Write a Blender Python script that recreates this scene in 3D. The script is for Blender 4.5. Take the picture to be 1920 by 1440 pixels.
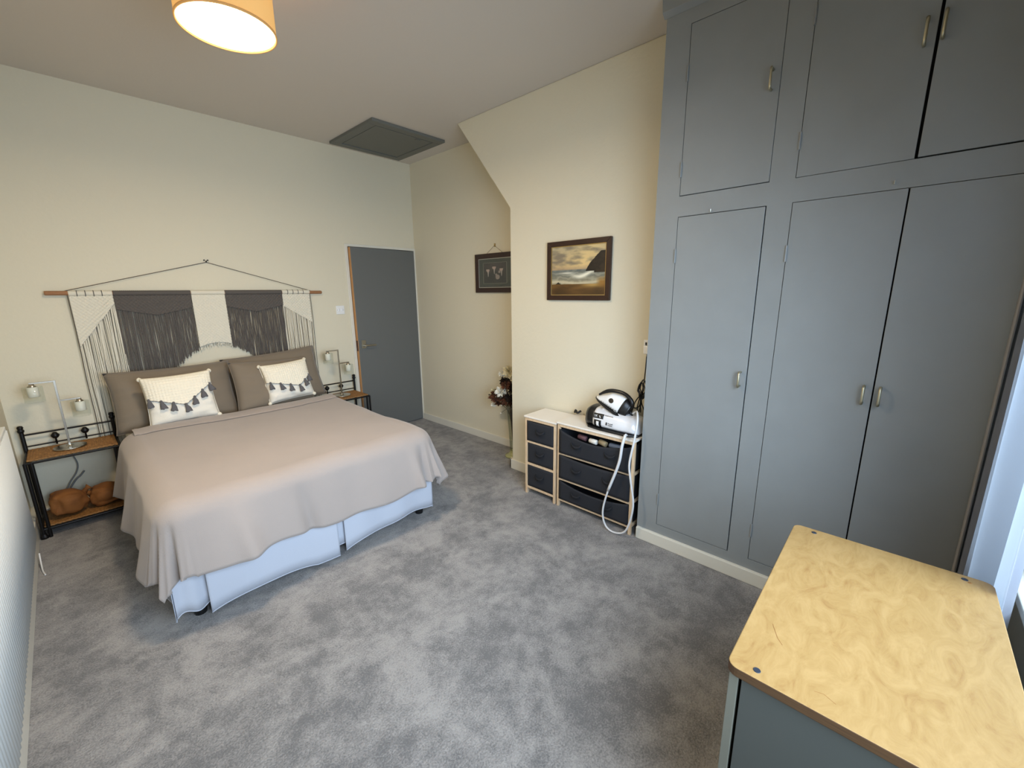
import bpy, bmesh, math, random
from mathutils import Vector, Matrix, noise
random.seed(7)
C = bpy.context.scene.collection
PI = math.pi
for o in list(bpy.data.objects): bpy.data.objects.remove(o)

# ------------------------------------------------------------------ camera
F = 783.2
YAW, PITCH, ROLL = 0.8187, -0.2174, -0.0105
cam = bpy.data.cameras.new('camera'); co = bpy.data.objects.new('camera', cam); C.objects.link(co)
fw = Vector((math.sin(YAW)*math.cos(PITCH), math.cos(YAW)*math.cos(PITCH), math.sin(PITCH)))
rt = Vector((math.cos(YAW), -math.sin(YAW), 0)); up = rt.cross(fw)
r2 = rt*math.cos(ROLL)+up*math.sin(ROLL); u2 = up*math.cos(ROLL)-rt*math.sin(ROLL)
M = Matrix((r2, u2, -fw)).transposed().to_4x4(); M.translation = Vector((-2.8945, -4.2139, 1.5259))
co.matrix_world = M
cam.sensor_width = 36; cam.lens = 36*F/1920; cam.clip_start = 0.02
bpy.context.scene.camera = co

# ------------------------------------------------------------------ light, world, exposure
sc = bpy.context.scene
sc.view_settings.view_transform = 'Standard'; sc.view_settings.look = 'None'
sc.view_settings.gamma = 1; sc.view_settings.use_curve_mapping = False
sc.view_settings.exposure = 0.0
w = bpy.data.worlds.new('world'); sc.world = w; w.use_nodes = True
w.node_tree.nodes['Background'].inputs[0].default_value = (0.62, 0.78, 1.0, 1)
w.node_tree.nodes['Background'].inputs[1].default_value = 0.6
def area(name, loc, rot, sx, sy, power, col, spread=PI):
    l = bpy.data.lights.new(name, 'AREA'); l.shape = 'RECTANGLE'; l.size = sx; l.size_y = sy
    l.energy = power; l.color = col; l.spread = spread
    o = bpy.data.objects.new(name, l); C.objects.link(o); o.location = loc; o.rotation_euler = rot
    return o
WIN = (-2.95, -0.95, 0.64, 2.15)      # window opening x0,x1,z0,z1 in the wall behind the camera
area('window_daylight', ((WIN[0]+WIN[1])/2, -4.72, (WIN[2]+WIN[3])/2), (PI/2-.40, 0, -.22), WIN[1]-WIN[0]-.04, WIN[3]-WIN[2]-.08, 80, (0.62, 0.78, 0.98), math.radians(126))
LAMP_E = 19.0; SHADE_E = 0.62
lp = bpy.data.lights.new('ceiling_bulb', 'POINT'); lp.energy = 3; lp.color = (1.0, 0.78, 0.52); lp.shadow_soft_size = 0.05
lo = bpy.data.objects.new('ceiling_bulb', lp); C.objects.link(lo); lo.location = (-2.25, -2.09, 2.66)
ld = bpy.data.lights.new('lamp_downlight', 'AREA'); ld.shape = 'DISK'; ld.size = .30; ld.energy = 25; ld.color = (1.0, 0.82, 0.60)
lo = bpy.data.objects.new('lamp_downlight', ld); C.objects.link(lo); lo.location = (-2.25, -2.09, 2.545)

# ------------------------------------------------------------------ materials
def s2l(c):
    return tuple(((x/255)/12.92 if x/255 <= .04045 else ((x/255+.055)/1.055)**2.4) for x in c)
MATS = {}
def mat(name, rgb, rough=.6, metal=0., var=0., vscale=4., bump=0., bscale=60., bdist=.002, spec=.5, sheen=0., emit=None, estr=0., tint=None, stretch=None, detail=4.):
    if name in MATS: return MATS[name]
    m = bpy.data.materials.new(name); m.use_nodes = True; nt = m.node_tree; n = nt.nodes; l = nt.links
    b = n['Principled BSDF']; c = s2l(rgb)
    b.inputs['Base Color'].default_value = (*c, 1); b.inputs['Roughness'].default_value = rough
    b.inputs['Metallic'].default_value = metal; b.inputs['Specular IOR Level'].default_value = spec
    if sheen: b.inputs['Sheen Weight'].default_value = sheen
    tc = n.new('ShaderNodeTexCoord'); src = tc.outputs['Object']
    if stretch:
        mp = n.new('ShaderNodeMapping'); mp.inputs['Scale'].default_value = stretch; l.new(src, mp.inputs[0]); src = mp.outputs[0]
    if var or tint:
        nz = n.new('ShaderNodeTexNoise'); nz.inputs['Scale'].default_value = vscale; nz.inputs['Detail'].default_value = detail
        l.new(src, nz.inputs['Vector'])
        rp = n.new('ShaderNodeValToRGB'); rp.color_ramp.elements[0].position = .3; rp.color_ramp.elements[1].position = .7
        c2 = s2l(tint) if tint else tuple(min(1, x*(1+var)) for x in c)
        c1 = c if tint else tuple(x*(1-var) for x in c)
        rp.color_ramp.elements[0].color = (*c1, 1); rp.color_ramp.elements[1].color = (*c2, 1)
        l.new(nz.outputs['Fac'], rp.inputs[0]); l.new(rp.outputs[0], b.inputs['Base Color'])
    if bump:
        nb = n.new('ShaderNodeTexNoise'); nb.inputs['Scale'].default_value = bscale; nb.inputs['Detail'].default_value = 3
        l.new(src, nb.inputs['Vector'])
        bp = n.new('ShaderNodeBump'); bp.inputs['Strength'].default_value = bump; bp.inputs['Distance'].default_value = bdist
        l.new(nb.outputs['Fac'], bp.inputs['Height']); l.new(bp.outputs[0], b.inputs['Normal'])
    if emit:
        b.inputs['Emission Color'].default_value = (*s2l(emit), 1); b.inputs['Emission Strength'].default_value = estr
    MATS[name] = m; return m
def glass(name, tint=(.97, .985, .98), fac=.16, rough=.03):
    if name in MATS: return MATS[name]
    m = bpy.data.materials.new(name); m.use_nodes = True; nt = m.node_tree; n = nt.nodes; l = nt.links; n.clear()
    out = n.new('ShaderNodeOutputMaterial'); mx = n.new('ShaderNodeMixShader'); t = n.new('ShaderNodeBsdfTransparent')
    g = n.new('ShaderNodeBsdfGlossy'); g.inputs['Roughness'].default_value = rough; t.inputs[0].default_value = (*tint, 1)
    lw = n.new('ShaderNodeLayerWeight'); lw.inputs[0].default_value = .35
    mm = n.new('ShaderNodeMath'); mm.operation = 'MULTIPLY_ADD'; mm.inputs[1].default_value = fac; mm.inputs[2].default_value = .01
    l.new(lw.outputs['Facing'], mm.inputs[0]); l.new(mm.outputs[0], mx.inputs[0]); l.new(t.outputs[0], mx.inputs[1]); l.new(g.outputs[0], mx.inputs[2])
    l.new(mx.outputs[0], out.inputs[0]); MATS[name] = m; return m
def cloth_translucent(name, rgb, trans=.35, bump=.2, trgb=(225, 230, 236)):
    m = mat(name, rgb, .55, bump=bump, bscale=300, bdist=.001, spec=.5, sheen=.3)
    nt = m.node_tree; n = nt.nodes; l = nt.links; b = n['Principled BSDF']
    t = n.new('ShaderNodeBsdfTranslucent'); t.inputs[0].default_value = (*s2l(trgb), 1)
    mx = n.new('ShaderNodeMixShader'); mx.inputs[0].default_value = trans
    l.new(b.outputs[0], mx.inputs[1]); l.new(t.outputs[0], mx.inputs[2]); l.new(mx.outputs[0], n['Material Output'].inputs[0])
    return m
WALL = mat('wall_paint', (224, 216, 193), .85, bump=.35, bscale=45, bdist=.004, spec=.2)
CEIL = mat('ceiling_paint', (214, 206, 196), .9, bump=.2, bscale=60, bdist=.003, spec=.2)
TRIM = mat('trim_gloss_white', (226, 222, 208), .35, bump=.1, bscale=20)
BLUE = mat('wardrobe_blue_grey_paint', (142, 146, 146), .48, bump=.15, bscale=150, bdist=.001, var=.03, vscale=6)
DARK = mat('gap_dark', (14, 15, 18), .9)  # near-black, puts the shade of gaps and hollows into the colour
DOORG = mat('door_grey_paint', (106, 108, 106), .5, bump=.1, bscale=120, bdist=.001)
HATCH = mat('hatch_grey_paint', (112, 113, 107), .6)
CHROME = mat('brushed_chrome', (190, 185, 175), .25, 1.)
STEEL = mat('satin_steel', (176, 172, 160), .35, 1.)
BRASS = mat('aged_nickel_pull', (196, 188, 160), .38, .9)
IRONB = mat('black_iron', (22, 20, 20), .45, .4)
WICK = mat('woven_cane', (176, 128, 72), .6, tint=(120, 82, 44), vscale=90, bump=.8, bscale=160, bdist=.004)
RODW = mat('dowel_wood', (170, 122, 84), .55, tint=(150, 104, 70), vscale=30, stretch=(1, 12, 12))
MWHITE = mat('macrame_cotton', (226, 219, 200), .9, bump=.6, bscale=240, bdist=.002)
MGREY = mat('macrame_grey', (92, 86, 81), .9, bump=.6, bscale=240, bdist=.002)
DUV = mat('duvet_taupe', (163, 151, 143), .8, bump=.5, bscale=260, bdist=.0015, sheen=.25, var=.03, vscale=3)
PILM = mat('pillow_taupe', (124, 111, 94), .8, bump=.3, bscale=200, bdist=.0015, sheen=.2)
SKIRT = mat('valance_white', (188, 192, 202), .75, bump=.15, bscale=120)
SHEET = mat('sheet_cream', (222, 214, 196), .8)
CUSH = mat('cushion_cotton', (232, 226, 212), .9, bump=.4, bscale=160, bdist=.002)
KNIT = mat('cushion_knit', (236, 228, 208), .95, bump=.3, bscale=200, bdist=.002)
TASS = mat('tassel_grey', (94, 92, 94), .95, bump=.8, bscale=300, bdist=.003)
PINE = mat('pale_pine', (226, 200, 166), .55, tint=(208, 178, 142), vscale=14, stretch=(6, 6, 1.2))
WTOP = mat('white_wash_top', (240, 234, 224), .5, var=.03, vscale=5)
FAB = mat('charcoal_fabric', (35, 37, 43), .85, bump=.4, bscale=300, bdist=.001)
FABD = mat('charcoal_handle', (26, 27, 32), .85)
RAD = mat('radiator_enamel', (240, 243, 240), .4)
PLW = mat('white_plastic', (238, 238, 236), .35)
PLB = mat('black_plastic', (18, 18, 19), .32)
PLS = mat('silver_plastic', (232, 233, 236), .25, .08)
HOSE = mat('hose_white', (222, 222, 222), .5)
FRAMEB = mat('frame_mahogany', (50, 28, 20), .35, var=.2, vscale=30)
GOLD = mat('frame_gold_slip', (176, 150, 96), .4, .7)
SILV = mat('frame_silver_slip', (190, 186, 176), .4, .7)
GLS = glass('clear_glass'); GLV = glass('vase_glass', (.86, .88, .84), .3)
FROST = mat('frosted_glass', (236, 230, 214), .5)
BAGM = mat('brown_bag', (150, 96, 44), .8, tint=(118, 72, 32), vscale=9, bump=.4, bscale=60, bdist=.004)

# plywood top: birch veneer
def plywood():
    m = mat('birch_ply', (226, 190, 128), .42, bump=.08, bscale=30); nt = m.node_tree; n = nt.nodes; l = nt.links
    tc = n.new('ShaderNodeTexCoord'); mp = n.new('ShaderNodeMapping'); mp.inputs['Scale'].default_value = (1.0, 2.2, 1); mp.inputs['Rotation'].default_value = (0, 0, .5)
    l.new(tc.outputs['Object'], mp.inputs[0])
    a = n.new('ShaderNodeTexNoise'); a.inputs['Scale'].default_value = 9; a.inputs['Detail'].default_value = 9; a.inputs['Distortion'].default_value = 1.6; a.inputs['Roughness'].default_value = .72
    l.new(mp.outputs[0], a.inputs[0]); r = n.new('ShaderNodeValToRGB')
    e = r.color_ramp.elements; e[0].position = .3; e[0].color = (*s2l((138, 102, 58)), 1); e[1].position = .62; e[1].color = (*s2l((160, 128, 80)), 1)
    k = e.new(.45); k.color = (*s2l((150, 118, 70)), 1)
    l.new(a.outputs['Fac'], r.inputs[0]); l.new(r.outputs[0], n['Principled BSDF'].inputs['Base Color']); return m
PLY = plywood()
PLYE = mat('ply_edge', (84, 58, 32), .6, tint=(64, 44, 24), vscale=60, stretch=(.3, .3, 8))

def carpet():
    m = bpy.data.materials.new('carpet_grey'); m.use_nodes = True; nt = m.node_tree; n = nt.nodes; l = nt.links; b = n['Principled BSDF']
    b.inputs['Roughness'].default_value = .95; b.inputs['Specular IOR Level'].default_value = .1; b.inputs['Sheen Weight'].default_value = .25
    tc = n.new('ShaderNodeTexCoord')
    def nz(scale, det, dist, rough=.5):
        q = n.new('ShaderNodeTexNoise'); q.inputs['Scale'].default_value = scale; q.inputs['Detail'].default_value = det
        q.inputs['Distortion'].default_value = dist; q.inputs['Roughness'].default_value = rough; l.new(tc.outputs['Object'], q.inputs[0]); return q
    A = nz(3.1, 9, .3, .70); B = nz(13, 6, .3, .7); G = nz(150, 3, 0, .7)
    def rng(q, a, c, lo, hi):
        r = n.new('ShaderNodeMapRange'); r.inputs[1].default_value = a; r.inputs[2].default_value = c; r.inputs[3].default_value = lo; r.inputs[4].default_value = hi
        l.new(q.outputs['Fac'], r.inputs[0]); return r
    ra = rng(A, .40, .60, .14, .86); rb = rng(B, .36, .64, -.26, .26); rg = rng(G, .34, .66, -.42, .42)
    s = n.new('ShaderNodeMath'); s.operation = 'ADD'; l.new(ra.outputs[0], s.inputs[0]); l.new(rb.outputs[0], s.inputs[1])
    s2 = n.new('ShaderNodeMath'); s2.operation = 'ADD'; l.new(s.outputs[0], s2.inputs[0]); l.new(rg.outputs[0], s2.inputs[1])
    r = n.new('ShaderNodeValToRGB'); e = r.color_ramp.elements
    e[0].position = -0.0; e[0].color = (*s2l((108, 106, 105)), 1); e[1].position = 1; e[1].color = (*s2l((161, 157, 153)), 1)
    l.new(s2.outputs[0], r.inputs[0]); l.new(r.outputs[0], b.inputs['Base Color'])
    bp = n.new('ShaderNodeBump'); bp.inputs['Strength'].default_value = .9; bp.inputs['Distance'].default_value = .006
    l.new(G.outputs['Fac'], bp.inputs['Height']); l.new(bp.outputs[0], b.inputs['Normal'])
    return m
CARPET = carpet()

def vcol_mat(name, rough=.5):
    m = bpy.data.materials.new(name); m.use_nodes = True; n = m.node_tree.nodes
    a = n.new('ShaderNodeAttribute'); a.attribute_name = 'Col'; m.node_tree.links.new(a.outputs['Color'], n['Principled BSDF'].inputs['Base Color'])
    n['Principled BSDF'].inputs['Roughness'].default_value = rough; return m

# ------------------------------------------------------------------ mesh helpers
def tagit(o, label=None, cat=None, group=None, kind=None):
    if label: o['label'] = label
    if cat: o['category'] = cat
    if group: o['group'] = group
    if kind: o['kind'] = kind
    return o
def obj(name, bm, m, parent=None, smooth=False, bevel=0., seg=2, label=None, kind=None):
    me = bpy.data.meshes.new(name)
    bmesh.ops.recalc_face_normals(bm, faces=bm.faces[:]) if bm.faces else None
    bm.to_mesh(me); bm.free()
    for k in (m if isinstance(m, (list, tuple)) else [m]): me.materials.append(k)
    if smooth: me.polygons.foreach_set('use_smooth', [True]*len(me.polygons))
    o = bpy.data.objects.new(name, me); C.objects.link(o)
    if parent: o.parent = parent
    if bevel:
        b = o.modifiers.new('bevel', 'BEVEL'); b.width = bevel; b.segments = seg; b.limit_method = 'ANGLE'; b.angle_limit = .7
    if label: o['label'] = label
    if kind: o['kind'] = kind
    return o
def thing(name, label, cat, loc=(0, 0, 0), group=None):
    o = bpy.data.objects.new(name, None); C.objects.link(o); o.location = loc; o.empty_display_size = .1
    o['label'] = label; o['category'] = cat
    if group: o['group'] = group
    return o
def struct(name, bm, m, **k):
    return obj(name, bm, m, kind='structure', **k)
def BM(): return bmesh.new()
def box(bm, x0, x1, y0, y1, z0, z1, off=(0, 0, 0)):
    ox, oy, oz = off
    v = [bm.verts.new((x-ox, y-oy, z-oz)) for x in (x0, x1) for y in (y0, y1) for z in (z0, z1)]
    for f in ((0, 1, 3, 2), (4, 6, 7, 5), (0, 4, 5, 1), (2, 3, 7, 6), (0, 2, 6, 4), (1, 5, 7, 3)): bm.faces.new([v[i] for i in f])
    return bm
def bx(*a, off=(0, 0, 0)): return box(BM(), *a, off=off)
def tube(bm, pts, r, n=8, caps=True):
    pts = [Vector(p) for p in pts]; rings = []
    prev = None
    for i, p in enumerate(pts):
        t = (pts[min(i+1, len(pts)-1)]-pts[max(i-1, 0)]).normalized()
        if prev is None:
            a = t.orthogonal().normalized()
        else:
            a = (prev-t*prev.dot(t)); a = a.normalized() if a.length > 1e-6 else t.orthogonal().normalized()
        prev = a; b = t.cross(a); rr = r[i] if isinstance(r, (list, tuple)) else r
        rings.append([bm.verts.new(p+(a*math.cos(2*PI*k/n)+b*math.sin(2*PI*k/n))*rr) for k in range(n)])
    for A, B in zip(rings, rings[1:]):
        for k in range(n): bm.faces.new((A[k], A[(k+1) % n], B[(k+1) % n], B[k]))
    if caps: bm.faces.new(rings[0][::-1]); bm.faces.new(rings[-1])
    return bm
def lathe(bm, prof, c=(0, 0, 0), n=24, axis='z', caps=True):
    c = Vector(c); rings = []
    for r, h in prof:
        ring = []
        for k in range(n):
            a = 2*PI*k/n; x, y = r*math.cos(a), r*math.sin(a)
            v = {'z': (x, y, h), 'y': (x, h, y), 'x': (h, x, y)}[axis]
            ring.append(bm.verts.new(c+Vector(v)))
        rings.append(ring)
    for A, B in zip(rings, rings[1:]):
        for k in range(n): bm.faces.new((A[k], A[(k+1) % n], B[(k+1) % n], B[k]))
    if caps: bm.faces.new(rings[0][::-1]); bm.faces.new(rings[-1])
    return bm
def prism(bm, poly, ax, a, b):
    """extrude a 2-D polygon along axis ax from a to b"""
    def P(u, v, t): return {'x': (t, u, v), 'y': (u, t, v), 'z': (u, v, t)}[ax]
    A = [bm.verts.new(P(u, v, a)) for u, v in poly]; B = [bm.verts.new(P(u, v, b)) for u, v in poly]
    bm.faces.new(A[::-1]); bm.faces.new(B)
    for i in range(len(poly)): j = (i+1) % len(poly); bm.faces.new((A[i], A[j], B[j], B[i]))
    return bm
def catmull(pts, k=6):
    P = [Vector(p) for p in pts]; P = [P[0]*2-P[1]]+P+[P[-1]*2-P[-2]]; out = []
    for i in range(1, len(P)-2):
        for s in range(k):
            t = s/k; a, b, c, d = P[i-1:i+3]
            out.append(.5*((2*b)+(c-a)*t+(2*a-5*b+4*c-d)*t*t+(3*b-a-3*c+d)*t**3))
    out.append(P[-2]); return out
def grid(bm, nu, nv, fn):
    V = [[bm.verts.new(fn(i/nu, j/nv)) for j in range(nv+1)] for i in range(nu+1)]
    for i in range(nu):
        for j in range(nv): bm.faces.new((V[i][j], V[i+1][j], V[i+1][j+1], V[i][j+1]))
    return V
def sub(o, lv=1):
    s = o.modifiers.new('sub', 'SUBSURF'); s.levels = lv; s.render_levels = lv; return o
def solid(o, t, off=-1):
    s = o.modifiers.new('solid', 'SOLIDIFY'); s.thickness = t; s.offset = off; return o
def text(name, body, size, m, parent, mw, extr=.0004, label=None):
    cu = bpy.data.curves.new(name, 'FONT'); cu.body = body; cu.size = size; cu.extrude = extr; cu.align_x = 'LEFT'
    t = bpy.data.objects.new('tmp', cu); C.objects.link(t)
    dg = bpy.context.evaluated_depsgraph_get(); me = bpy.data.meshes.new_from_object(t.evaluated_get(dg))
    bpy.data.objects.remove(t); me.transform(mw); me.materials.clear(); me.materials.append(m)
    o = bpy.data.objects.new(name, me); C.objects.link(o); o.parent = parent
    if label: o['label'] = label
    return o

# ------------------------------------------------------------------ room
H = 2.90; XL = -3.24; YW = -4.62; XB = -0.367; XW = -0.619
struct('floor', bx(XL-.1, .1, YW-.2, .1, -.06, 0), CARPET)
struct('ceiling', bx(XL-.1, .1, YW-.2, .1, H, H+.1), CEIL)
DX0, DX1, DZ = -0.800, -0.018, 1.985
b = BM(); box(b, XL-.1, DX0-.035, 0, .1, 0, H); box(b, DX0-.035, .1, 0, .1, DZ+.03, H); box(b, -.001, .1, 0, .1, 0, DZ+.03)
struct('wall_bed', b, WALL)
struct('wall_left', bx(XL-.1, XL, YW, 0, 0, H), WALL)
struct('wall_alcove', bx(0, .1, YW, 0, 0, H), WALL)
b = BM(); prism(b, [(-1.847, 0), (-1.847, 2.161), (-1.252, H), (-3.152, H), (-3.152, 0)], 'x', XB, -.0005)
struct('wall_chimney', b, WALL, bevel=.006, seg=3)
b = BM(); box(b, XL, WIN[0], YW-.2, YW, 0, H); box(b, WIN[1], .1, YW-.2, YW, 0, H); box(b, WIN[0], WIN[1], YW-.2, YW, 0, WIN[2]); box(b, WIN[0], WIN[1], YW-.2, YW, WIN[3], H)
struct('wall_window', b, WALL)
wf = BM(); y0, y1 = YW-.16, YW-.11
box(wf, WIN[0], WIN[1], y0, y1, WIN[2], WIN[2]+.06); box(wf, WIN[0], WIN[1], y0, y1, WIN[3]-.06, WIN[3])
for x in (WIN[0], -2.3, -1.63, WIN[1]-.06): box(wf, x, x+.06, y0, y1, WIN[2]+.06, WIN[3]-.06)
wo = struct('window_1', wf, PLW)
obj('pane', bx(WIN[0]+.01, WIN[1]-.01, YW-.14, YW-.135, WIN[2]+.01, WIN[3]-.01), GLS, wo, label='clear glass pane')
struct('trim_1', bx(WIN[0]-.05, WIN[1]+.05, YW-.1, YW+.05, WIN[2]-.03, WIN[2]), TRIM, bevel=.004)
struct('baseboard_bed', bx(XL, DX0-.045, -.016, 0, 0, .085), TRIM, bevel=.004)
struct('baseboard_left', bx(XL, XL+.028, YW, -.016, 0, .12), TRIM, bevel=.004)
struct('baseboard_alcove', bx(-.018, 0, -1.83, -.03, 0, .078), TRIM, bevel=.004)
b = bx(XB-.018, XB, -3.152, -1.829, 0, .088); box(b, XB-.018, -.018, -1.847, -1.829, 0, .088)
struct('baseboard_chimney', b, TRIM, bevel=.004)
struct('baseboard_wardrobe', bx(XW-.019, XW+.02, YW, -3.156, 0, .076), TRIM, bevel=.004)

# door: grey leaf standing slightly ajar in a thin cream frame
b = BM(); box(b, DX0-.035, DX0-.002, -.012, .1, 0, DZ+.03); box(b, DX1+.002, DX1+.018, -.012, .1, 0, DZ+.03); box(b, DX0-.002, DX1+.002, -.012, .1, DZ+.004, DZ+.03)
dr = struct('door_1', b, TRIM, bevel=.003)
leaf = obj('door_leaf', bx(-.776, 0, -.002, .040, .012, DZ-.002), DOORG, dr, bevel=.002); leaf.location = (DX1-.001, -.006, 0); leaf.rotation_euler = (0, 0, math.radians(3.0))
e = obj('lock_edge', bx(-.7785, -.776, .0, .038, .014, DZ-.004), mat('door_raw_edge', (206, 156, 104), .6, tint=(190, 138, 88), vscale=8, stretch=(8, 8, 1)), dr, label='bare wooden edge of the door'); e.location = leaf.location; e.rotation_euler = leaf.rotation_euler
b = lathe(BM(), [(.026, 0), (.026, -.010), (.0, -.0101)], (-.72, -.002, .99), 20, 'y', caps=False)
b2 = b; box(b2, -.744, -.696, -.012, -.002, .955, 1.04)
tube(b2, [(-.72, -.01, .985), (-.72, -.045, .985), (-.715, -.05, .985), (-.60, -.05, .983)], .0085, 10)
h = obj('door_handle', b2, STEEL, dr, smooth=False, bevel=.002); h.location = leaf.location; h.rotation_euler = leaf.rotation_euler
lk = obj('latch', bx(-.7797, -.777, .008, .030, .93, 1.04), mat('latch_dark', (70, 40, 34), .5, .4), dr); lk.location = leaf.location; lk.rotation_euler = leaf.rotation_euler
struct('wall_behind_door', bx(DX0-.1, .1, .12, .2, 0, DZ+.1), DARK)

# light switch
t = thing('light_switch', 'square white light switch plate on the bed wall beside the grey door', 'light switch', (-.935, 0, 1.363))
obj('plate', bx(-.043, .043, -.009, 0, -.043, .043), PLW, t, bevel=.003)
for dx in (-.017, .017): obj('rocker', bx(dx-.007, dx+.007, -.014, -.009, -.013, .013), PLS, t, bevel=.002)
for dx in (-.032, .032): obj('screw', lathe(BM(), [(.003, -.0105), (.003, -.009)], (dx, 0, 0), 8, 'y'), STEEL, t)

# radiator on the left wall
t = thing('radiator', 'long white ribbed radiator under the left edge, on the left wall', 'radiator', (XL+.05, -1.9, .12))
ox = (XL+.05, -1.9, .12); ya, yb = -3.6, -.60; n = int((ya-yb)/-.033); prof = []
for i in range(n*6+1):
    y = yb-(i/6)*.033; s = (1-math.cos(2*PI*(i % 6)/6))*.5
    prof.append((y, s*.007))
b = BM(); A = []; B = []
for y, s in prof: A.append(b.verts.new((XL+.037-.007+s-ox[0], y-ox[1], .02))); B.append(b.verts.new((XL+.037-.007+s-ox[0], y-ox[1], .675)))
for i in range(len(A)-1): b.faces.new((A[i], A[i+1], B[i+1], B[i]))
o = obj('ribbed_panel', b, RAD, t, smooth=True); solid(o, .006, 1)
obj('top_grille', bx(XL+.008, XL+.037, ya, yb, .795, .815, off=ox), RAD, t, bevel=.004)
obj('side_cap', bx(XL+.008, XL+.037, yb, yb+.006, .135, .815, off=ox), RAD, t, bevel=.002)
for y in (-.9, -2.9): obj('bracket', bx(XL+.0005, XL+.012, y-.02, y+.02, .25, .7, off=ox), RAD, t)

# ------------------------------------------------------------------ fitted wardrobe
wt = thing('fitted_wardrobe', 'tall blue-grey built-in wardrobe with six flush doors reaching the ceiling', 'wardrobe', (XW, -3.9, 0))
wo_ = (XW, -3.9, 0)
WA, WB, WC, WD, WE = -3.2764, -3.6815, -3.7803, -4.157, -4.535
ZC, ZB, ZA, ZT = .1327, 1.896, 1.994, 2.7606
XF, XK = XW, XW+.022
b = BM()
for (y0, y1) in ((-3.154, WA), (WB, WC), (WE, YW)): box(b, XF, XK, y1, y0, .0, H-.002, off=wo_)
for (y0, y1) in ((WA, WB), (WC, WE)):
    for (z0, z1) in ((0, ZC), (ZB, ZA), (ZT, H-.002)): box(b, XF, XK, y1, y0, z0, z1, off=wo_)
box(b, XK, -.002, -3.172, -3.154, 0, H-.002, off=wo_)
obj('face_frame', b, BLUE, wt)
obj('gap_shade_backing', bx(XK, XK+.01, YW, -3.172, 0.0, H-.002, off=wo_), DARK, wt)  # near-black sheet, its colour stands for the shade in the door gaps
b = BM(); prism(b, [(XF, 2.822), (XF-.028, 2.842), (XF-.034, H-.001), (XF, H-.001)], 'y', YW+.001, -3.140)
for v in b.verts: v.co -= Vector(wo_)
obj('cornice', b, BLUE, wt, bevel=.003)
g = .0022
def wdoor(y0, y1, z0, z1, hy, hz0, hz1, hinge_y, hz, gl=g, gr=g, pull='bar', gb=g, gt=g, lab=None, proud=0.0):
    d = obj('door', bx(XF-proud, XF+.016, y1+gr, y0-gl, z0+gb, z1-gt, off=wo_), BLUE, wt, bevel=.0015, label=lab)
    b = BM(); r = .0055 if pull == 'bar' else .008
    xh = XF-.028
    tube(b, [(XF+.002, hy, hz0+.008), (xh, hy, hz0+.006), (xh-.003, hy, hz0+.016), (xh-.003, hy, hz1-.016), (xh, hy, hz1-.006), (XF+.002, hy, hz1-.008)], r, 8)
    for v in b.verts: v.co -= Vector(wo_)
    obj('handle', b, BRASS, d, smooth=True, label='slim brass-toned pull handle')
    for z in hz:
        b = tube(BM(), [(XF-.003, hinge_y, z-.035), (XF-.003, hinge_y, z+.035)], .0045, 8)
        for v in b.verts: v.co -= Vector(wo_)
        obj('hinge', b, BLUE, d)
    return d
wdoor(WA, WB, ZC, ZB, -3.650, 1.045, 1.130, WA, (.30, 1.70), gr=.005, gt=.003)
wdoor(WC, WD, ZC, ZB, -4.127, 1.043, 1.129, WC, (.30, 1.68), gt=.002, gr=.002)
wdoor(WD, WE, ZC, ZB, -4.180, 1.043, 1.129, WE, (.30, 1.68), gl=.003)
wdoor(WA, WB, ZA, ZT, -3.648, 2.363, 2.456, WA, (2.12, 2.55), gb=.004)
wdoor(WC, WD, ZA, ZT, -4.126, 2.364, 2.456, WC, (2.14, 2.6))
wdoor(WD, WE, ZA, ZT, -4.172, 2.372, 2.462, WE, (2.14, 2.6), gl=.007, gb=.006)
for y, z in ((-3.440, 1.900), (-4.111, 1.915)):
    b = tube(BM(), [(XF, y, z), (XF-.008, y, z), (XF-.010, y, z+.012)], .0022, 6)
    for v in b.verts: v.co -= Vector(wo_)
    obj('catch_hook', b, STEEL, wt, label='tiny metal hook above a door')

# ------------------------------------------------------------------ loft hatch
t = thing('loft_hatch', 'dark grey square loft hatch set in the ceiling corner above the door', 'hatch', (-.557, -.5, H))
b = BM(); X0, X1, Y0, Y1 = -.372, .362, -.372, .402
for a in ((X0, X1, Y0, Y0+.075), (X0, X1, Y1-.075, Y1), (X0, X0+.075, Y0+.075, Y1-.075), (X1-.075, X1, Y0+.075, Y1-.075)): box(b, *a, -.024, 0)
obj('hatch_frame', b, HATCH, t, bevel=.003)
obj('hatch_panel', bx(X0+.085, X1-.083, Y0+.093, Y1-.093, -.020, -.004), HATCH, t, bevel=.002)
obj('shadow_gap', bx(X0+.07, X1-.07, Y0+.07, Y1-.07, -.004, -.001), DARK, t)
b = BM(); box(b, .12, .16, Y0+.10, Y0+.13, -.028, -.020); obj('hatch_catch', b, HATCH, t)

# ------------------------------------------------------------------ ceiling light
LC = (-2.25, -2.09)
t = thing('ceiling_light', 'round fabric drum ceiling light, switched on, glowing warm white', 'ceiling light', (LC[0], LC[1], H))
Rr = .17; zb_, zt_ = 2.55-H, 2.77-H
SHADE = mat('lampshade_linen', (214, 170, 110), .9, emit=(236, 176, 96), estr=SHADE_E, bump=.3, bscale=260)
b = lathe(BM(), [(Rr, zb_), (Rr, zt_)], n=64, caps=False); o = obj('lamp_shade', b, SHADE, t, smooth=True); solid(o, .003)
DIFF = mat('diffuser_glow', (255, 240, 210), .5, emit=(255, 226, 178), estr=LAMP_E)
b = lathe(BM(), [(Rr-.006, zb_+.006), (Rr-.006, zb_+.012)], n=48); obj('diffuser', b, DIFF, t, label='brightly glowing diffuser disc')
TR = mat('shade_trim_band', (196, 150, 92), .8, emit=(220, 160, 90), estr=.25)
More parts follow.
